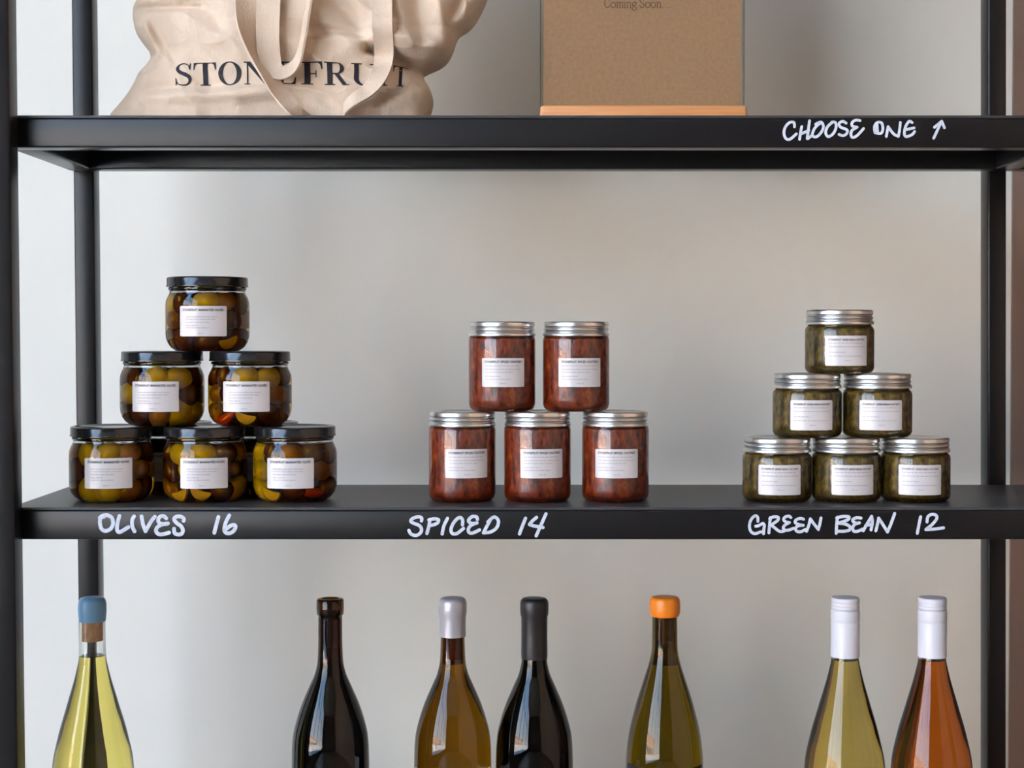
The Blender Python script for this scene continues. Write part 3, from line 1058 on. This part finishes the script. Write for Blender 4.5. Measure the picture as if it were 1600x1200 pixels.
# STONEFRUIT in a high-contrast roman
def serif_letters():
    """each letter: list of polygons in a unit-high frame, and its width"""
    thin, thick = 0.05, 0.185

    def rect(x0, y0, x1, y1):
        return [(x0, y0), (x1, y0), (x1, y1), (x0, y1)]

    def stem(x, w=thick, y0=0.0, y1=1.0):
        return [rect(x, y0, x + w, y1)]

    def serif(x, w, y, up=1):
        return [rect(x - 0.09, y, x + w + 0.09, y + thin * up)]

    def ring(cx, cy, rx, ry, tx, ty, a0=0, a1=2 * PI, n=36):
        ps = []
        for i in range(n):
            t0, t1 = a0 + (a1 - a0) * i / n, a0 + (a1 - a0) * (i + 1) / n
            ps.append([(cx + rx * math.cos(t0), cy + ry * math.sin(t0)), (cx + rx * math.cos(t1), cy + ry * math.sin(t1)),
                       (cx + (rx - tx) * math.cos(t1), cy + (ry - ty) * math.sin(t1)), (cx + (rx - tx) * math.cos(t0), cy + (ry - ty) * math.sin(t0))])
        return ps

    def vstroke(pts, ws):
        pts = crom(pts, 8)
        n = len(pts)
        ps = []
        ed = []
        for i, p in enumerate(pts):
            d_ = pts[min(i + 1, n - 1)] - pts[max(0, i - 1)]
            d_.normalize()
            k = i / (n - 1) * (len(ws) - 1)
            w = ws[int(k)] + (ws[min(int(k) + 1, len(ws) - 1)] - ws[int(k)]) * (k - int(k))
            nn = Vector((-d_.y, d_.x)) * w / 2
            ed.append(((p.x + nn.x, p.y + nn.y), (p.x - nn.x, p.y - nn.y)))
        for a_, b_ in zip(ed, ed[1:]):
            ps.append([a_[0], a_[1], b_[1], b_[0]])
        return ps
    out = {}
    out['S'] = vstroke([(0.56, 0.72), (0.50, 0.90), (0.33, 0.98), (0.15, 0.90), (0.10, 0.74), (0.20, 0.60), (0.38, 0.50), (0.54, 0.38), (0.58, 0.22), (0.48, 0.06), (0.29, 0.02), (0.11, 0.10), (0.05, 0.30)],
                       [0.035, 0.04, 0.045, 0.08, 0.12, 0.15, 0.17, 0.15, 0.12, 0.08, 0.045, 0.04, 0.035]) + \
        [[(0.55, 0.70), (0.585, 0.70), (0.60, 0.99), (0.575, 0.99), (0.53, 0.86)], [(0.03, 0.02), (0.055, 0.02), (0.10, 0.14), (0.065, 0.33), (0.03, 0.33)]]
    out['T'] = stem(0.37) + serif(0.37, thick, 0) + [rect(0.03, 1 - thin, 0.86, 1.0), [(0.03, 1), (0.03, 0.68), (0.06, 0.68), (0.10, 0.88), (0.18, 0.965), (0.18, 1)],
                                                     [(0.86, 1), (0.71, 1), (0.71, 0.965), (0.79, 0.88), (0.83, 0.68), (0.86, 0.68)]]
    out['O'] = ring(0.47, 0.5, 0.45, 0.515, 0.185, 0.045)
    out['N'] = [rect(0.13, 0, 0.13 + thin, 1), rect(0.83, 0, 0.83 + thin, 1), [(0.07, 1), (0.26, 1), (0.865, 0.0), (0.80, -0.01)]] + \
        [rect(0.02, 1 - thin, 0.22, 1), rect(0.04, 0, 0.26, thin), rect(0.73, 1 - thin, 0.96, 1)]
    out['E'] = stem(0.12) + [rect(0.03, 1 - thin, 0.70, 1), rect(0.03, 0, 0.72, thin), rect(0.25, 0.49, 0.50, 0.49 + thin),
                             [(0.70, 1), (0.54, 1), (0.54, 0.965), (0.63, 0.88), (0.67, 0.70), (0.70, 0.70)], [(0.72, 0), (0.745, 0.32), (0.71, 0.32), (0.65, 0.12), (0.55, 0.035), (0.55, 0)],
                             rect(0.48, 0.37, 0.51, 0.64)]
    out['F'] = stem(0.12) + serif(0.12, thick, 0) + [rect(0.03, 1 - thin, 0.68, 1), rect(0.25, 0.47, 0.48, 0.47 + thin), rect(0.46, 0.34, 0.49, 0.64),
                                                     [(0.68, 1), (0.53, 1), (0.53, 0.965), (0.61, 0.88), (0.65, 0.68), (0.68, 0.68)]]
    out['R'] = stem(0.12) + serif(0.12, thick, 0) + [rect(0.03, 1 - thin, 0.46, 1), rect(0.25, 0.48, 0.46, 0.48 + thin)] + \
        ring(0.46, 0.742, 0.24, 0.258, 0.14, 0.035, -PI / 2, PI / 2, 18) + [[(0.36, 0.50), (0.53, 0.50), (0.80, 0.035), (0.90, 0.035), (0.90, 0), (0.66, 0)]]
    out['U'] = [rect(0.13, 0.34, 0.28, 1), rect(0.74, 0.34, 0.775, 1), rect(0.04, 1 - thin, 0.38, 1), rect(0.63, 1 - thin, 0.89, 1)]
    n = 18
    for i in range(n):
        t0, t1 = PI + PI * i / n, PI + PI * (i + 1) / n
        f_ = lambda t: ((0.4525 + 0.3225 * math.cos(t), 0.34 + 0.355 * math.sin(t)), (0.51 + 0.23 * math.cos(t), 0.34 + 0.305 * math.sin(t)))
        (a0_, b0_), (a1_, b1_) = f_(t0), f_(t1)
        out['U'].append([a0_, a1_, b1_, b0_])
    out['I'] = stem(0.13) + serif(0.13, thick, 0) + serif(0.13, thick, 1 - thin)
    wd = {'S': (0.03, 0.61), 'T': (0.03, 0.86), 'O': (0.02, 0.92), 'N': (0.02, 0.96), 'E': (0.03, 0.745), 'F': (0.03, 0.68), 'R': (0.03, 0.9), 'U': (0.04, 0.89), 'I': (0.04, 0.37)}
    return out, wd


LET, WD = serif_letters()


def subdivide_poly(poly, step):
    """cut long outline edges so that flat letters can follow cloth"""
    out = []
    for i, p in enumerate(poly):
        q = poly[(i + 1) % len(poly)]
        n = max(1, int(max(abs(q[0] - p[0]), abs(q[1] - p[1])) / step))
        for k in range(n):
            out.append((p[0] + (q[0] - p[0]) * k / n, p[1] + (q[1] - p[1]) * k / n))
    return out


bm = bmesh.new()
for ch, x0, x1 in (('S', 270, 295), ('T', 299, 335), ('O', 339, 376), ('N', 380, 420), ('E', 431, 462), ('F', 470, 503), ('R', 506, 545), ('U', 547, 588), ('I', 590, 602), ('T', 612, 634)):
    w0, w1 = WD[ch]
    for poly in LET[ch]:
        pl = [(x0 + (x - w0) / (w1 - w0) * (x1 - x0), 131 - y * 35.5) for x, y in poly]
        # split quads into a fine grid so the print lies on the folds
        if len(pl) == 4:
            nu = max(1, int(max(abs(pl[1][0] - pl[0][0]) + abs(pl[1][1] - pl[0][1]), abs(pl[2][0] - pl[3][0]) + abs(pl[2][1] - pl[3][1])) / 3))
            nv = max(1, int(max(abs(pl[3][0] - pl[0][0]) + abs(pl[3][1] - pl[0][1]), abs(pl[2][0] - pl[1][0]) + abs(pl[2][1] - pl[1][1])) / 3))
            g_ = []
            for i in range(nu + 1):
                u = i / nu
                row = []
                for j in range(nv + 1):
                    v = j / nv
                    x = (pl[0][0] * (1 - u) + pl[1][0] * u) * (1 - v) + (pl[3][0] * (1 - u) + pl[2][0] * u) * v
                    y = (pl[0][1] * (1 - u) + pl[1][1] * u) * (1 - v) + (pl[3][1] * (1 - u) + pl[2][1] * u) * v
                    row.append(bm.verts.new(on_bag(x, y, 0.0006)))
                g_.append(row)
            for i in range(nu):
                for j in range(nv):
                    bm.faces.new((g_[i][j], g_[i + 1][j], g_[i + 1][j + 1], g_[i][j + 1]))
        else:
            vs = [bm.verts.new(on_bag(x, y, 0.0006)) for x, y in pl]
            bm.faces.new(vs)
bagpart('lettering', bm, M['print'], body, False)


def strap(points, name='handle'):
    """points: (px, py, lift, half width vector in x, y, z as picture units)"""
    ctr = [on_bag(p[0], p[1], p[2]) for p in points]
    k = 1.72 / F
    hw = [Vector(p[3]) * k for p in points]
    c2, w2 = crom(ctr, 8), crom(hw, 8)
    bm = bmesh.new()
    rows = []
    n = len(c2)
    for i in range(n):
        tan = (c2[min(i + 1, n - 1)] - c2[max(0, i - 1)]).normalized()
        w = w2[i]
        nr = w.cross(tan).normalized() * 0.0011
        prof = []
        for s in (-1, -0.93, -0.86, 0.86, 0.93, 1):
            prof.append((s, 1.0 if abs(s) > 0.9 else 0.8))
        rows.append([bm.verts.new(c2[i] + w * s + nr * t) for s, t in prof] + [bm.verts.new(c2[i] + w * s - nr * t) for s, t in reversed(prof)])
    for a_, b_ in zip(rows, rows[1:]):
        m_ = len(a_)
        for i in range(m_):
            j = (i + 1) % m_
            bm.faces.new((a_[i], a_[j], b_[j], b_[i]))
    bm.faces.new(rows[0])
    bm.faces.new(rows[-1])
    for v in bm.verts:      # the loop lies on the shelf, it does not sink into it
        v.co.z = max(v.co.z, BZ0 + 0.0004 + 0.05 * max(0.0, min(0.02, v.co.z - BZ0 + 0.02)))
    return bagpart(name, bm, M['canvas'], angle=40)


strap([(386, -150, 0.010, (15, 2, 0)), (386, -60, 0.012, (16, 6, 0)), (387, 0, 0.014, (16, 10, 0)), (389, 45, 0.016, (12, 14, 0)), (399, 88, 0.019, (7, 16, -3)),
       (423, 122, 0.022, (8, 16, 4)), (446, 155, 0.022, (10, 12, 5)), (472, 182, 0.020, (4, 13, 8)), (510, 190, 0.020, (0, 13, 8)), (545, 166, 0.020, (-3, 10, 9)),
       (575, 143, 0.020, (-8, 6, 8)), (592, 120, 0.017, (-13, 3, 3)), (598, 85, 0.014, (-15, 2, 0)), (598, 40, 0.012, (-15.5, 0, 0)), (597, 0, 0.012, (-15.5, 1, 0)),
       (597, -150, 0.010, (-15, 0, 0))])
strap([(421, -150, 0.008, (18, 0, 0)), (421, -50, 0.008, (18, 1, 0)), (421, 0, 0.009, (18, 1, 0)), (421, 55, 0.010, (17.5, 2, 0)), (424, 95, 0.013, (16, 4, 3)),
       (436, 115, 0.016, (7, 4, 11)), (452, 113, 0.015, (-4, 6, 10)), (466, 98, 0.013, (-6, 10, 5)), (474, 68, 0.011, (-5, 13, 2)), (480, 30, 0.010, (-6, 14, 0)),
       (483, -20, 0.010, (-7, 14, 0)), (484, -150, 0.008, (-12, 8, 0))])

# ------------------------------------------------------------------ sign holder and its kraft paper poster
YS = 0.115
ds = (YS - CAMY) / F
sx0, sx1 = (840 - 800) * ds, (1165.5 - 800) * ds
zb = ZU + 0.0003
ztop_base = P(1000, 164.5, YS - 0.02).z
hold = empty('sign_holder', ((sx0 + sx1) / 2, YS, zb))
tag(hold, 'clear acrylic sign holder on an orange timber base, upper shelf beside the bag', 'sign holder')


def hp(name, bm, m, parent=None, smooth=True):
    for v in bm.verts:
        v.co -= hold.location
    return link(name, bm, m, parent or hold, smooth)


bm = bmesh.new()
box(bm, sx0 + 0.0008, sx1 - 0.0008, YS - 0.022, YS + 0.022, zb, ztop_base, bevel=0.003, seg=3)
for v in bm.verts:
    tt = (v.co.z - zb) / (ztop_base - zb)
    v.co.x += (0.0022 if v.co.x < hold.location.x else -0.0022) * tt
hp('timber_base', bm, M['wood'])
ax0, ax1 = (843.5 - 800) * ds, (1161.5 - 800) * ds
zt = zb + 0.345
for nm, y0 in (('front_panel', YS - 0.0036), ('rear_panel', YS + 0.0012)):
    hp(nm, box_bm(ax0, ax1, y0, y0 + 0.0024, ztop_base + 0.0002, zt, bevel=0.0003, seg=1), M['acrylic'], smooth=False)
for x in (ax0, ax1 - 0.0012):
    hp('side_edge', box_bm(x, x + 0.0012, YS - 0.0038, YS + 0.0038, ztop_base + 0.0002, zt), M['acrylic_edge'], smooth=False)
px0, px1 = (848.5 - 800) * ds, (1157 - 800) * ds
post_o = empty('poster', ((px0 + px1) / 2, YS, ztop_base + 0.0008))
tag(post_o, 'brown kraft paper poster reading Coming Soon inside the clear sign holder', 'poster')
sheet = box_bm(px0, px1, YS - 0.0003, YS + 0.0003, ztop_base + 0.0008, zt - 0.004)
for v in sheet.verts:
    v.co -= post_o.location
sh = link('paper_sheet', sheet, M['kraft'], post_o, False)
SER = {
    'C': ([[(7.2, 11), (6.4, 13.6), (3.9, 14.4), (1.3, 12.2), (0.6, 7.3), (1.5, 2.4), (4.0, 0.2), (6.4, 1.2), (7.5, 4)]], 8.2),
    'S': ([[(6.0, 11.2), (5.0, 13.9), (3.0, 14.3), (1.0, 12.5), (1.2, 10), (3.4, 7.8), (5.8, 5.4), (6.0, 2.6), (4.0, 0.2), (1.6, 0.8), (0.5, 3.6)]], 7.2),
    'o': ([[(3.6, 9), (1.2, 7.6), (0.5, 4.5), (1.4, 1.2), (3.6, 0.1), (5.9, 1.3), (6.7, 4.5), (5.9, 7.7), (3.6, 9)]], 7.2),
    'm': ([[(1.5, 9), (1.5, 0)], [(1.5, 7.2), (3.4, 9), (5.0, 7.5), (5.0, 0)], [(5.0, 7.2), (7.0, 9), (8.6, 7.5), (8.6, 0)], [(0.3, 0), (2.7, 0)], [(4, 0), (6, 0)], [(7.5, 0), (9.8, 0)], [(0.3, 8.8), (1.5, 9)]], 9.8),
    'i': ([[(1.5, 9), (1.5, 0)], [(0.2, 0), (2.8, 0)], [(0.3, 8.8), (1.5, 9)], [(1.4, 12.4), (1.5, 13.2)]], 3.0),
    'n': ([[(1.5, 9), (1.5, 0)], [(1.5, 7.0), (3.6, 9), (5.4, 7.4), (5.4, 0)], [(0.3, 0), (2.7, 0)], [(4.3, 0), (6.7, 0)], [(0.3, 8.8), (1.5, 9)]], 6.8),
    'g': ([[(3.2, 9), (1.2, 7.6), (1.2, 5), (3.2, 3.6), (5.2, 5), (5.2, 7.6), (3.2, 9)], [(5.0, 8.2), (6.8, 9.0)], [(1.6, 3.9), (1.0, 2.2), (4.6, 1.2), (6.4, -0.8), (5.2, -3.2), (2.4, -3.7), (0.5, -2.4), (1.4, 0.4)]], 7.0),
    '.': ([[(0.6, 0.5), (1.8, 0.5)]], 3.6),
}
bm = bmesh.new()
cur = 944.0
for ch in 'Coming Soon...':
    if ch == ' ':
        cur += 3.4
        continue
    lines, adv = SER[ch]

    def to3(x, y, cur=cur):
        q = P(cur + x * 1.17, 12.3 - y, YS)
        return Vector((q.x, YS - 0.0005, q.z)) - post_o.location
    for ln in lines:
        stroke2d(bm, crom(ln, 5) if len(ln) > 2 else [Vector(p) for p in ln], 1.25, to3, ends=False)
    cur += adv * 1.17 + 0.4
link('lettering', bm, M['kraft_ink'], sh, False)
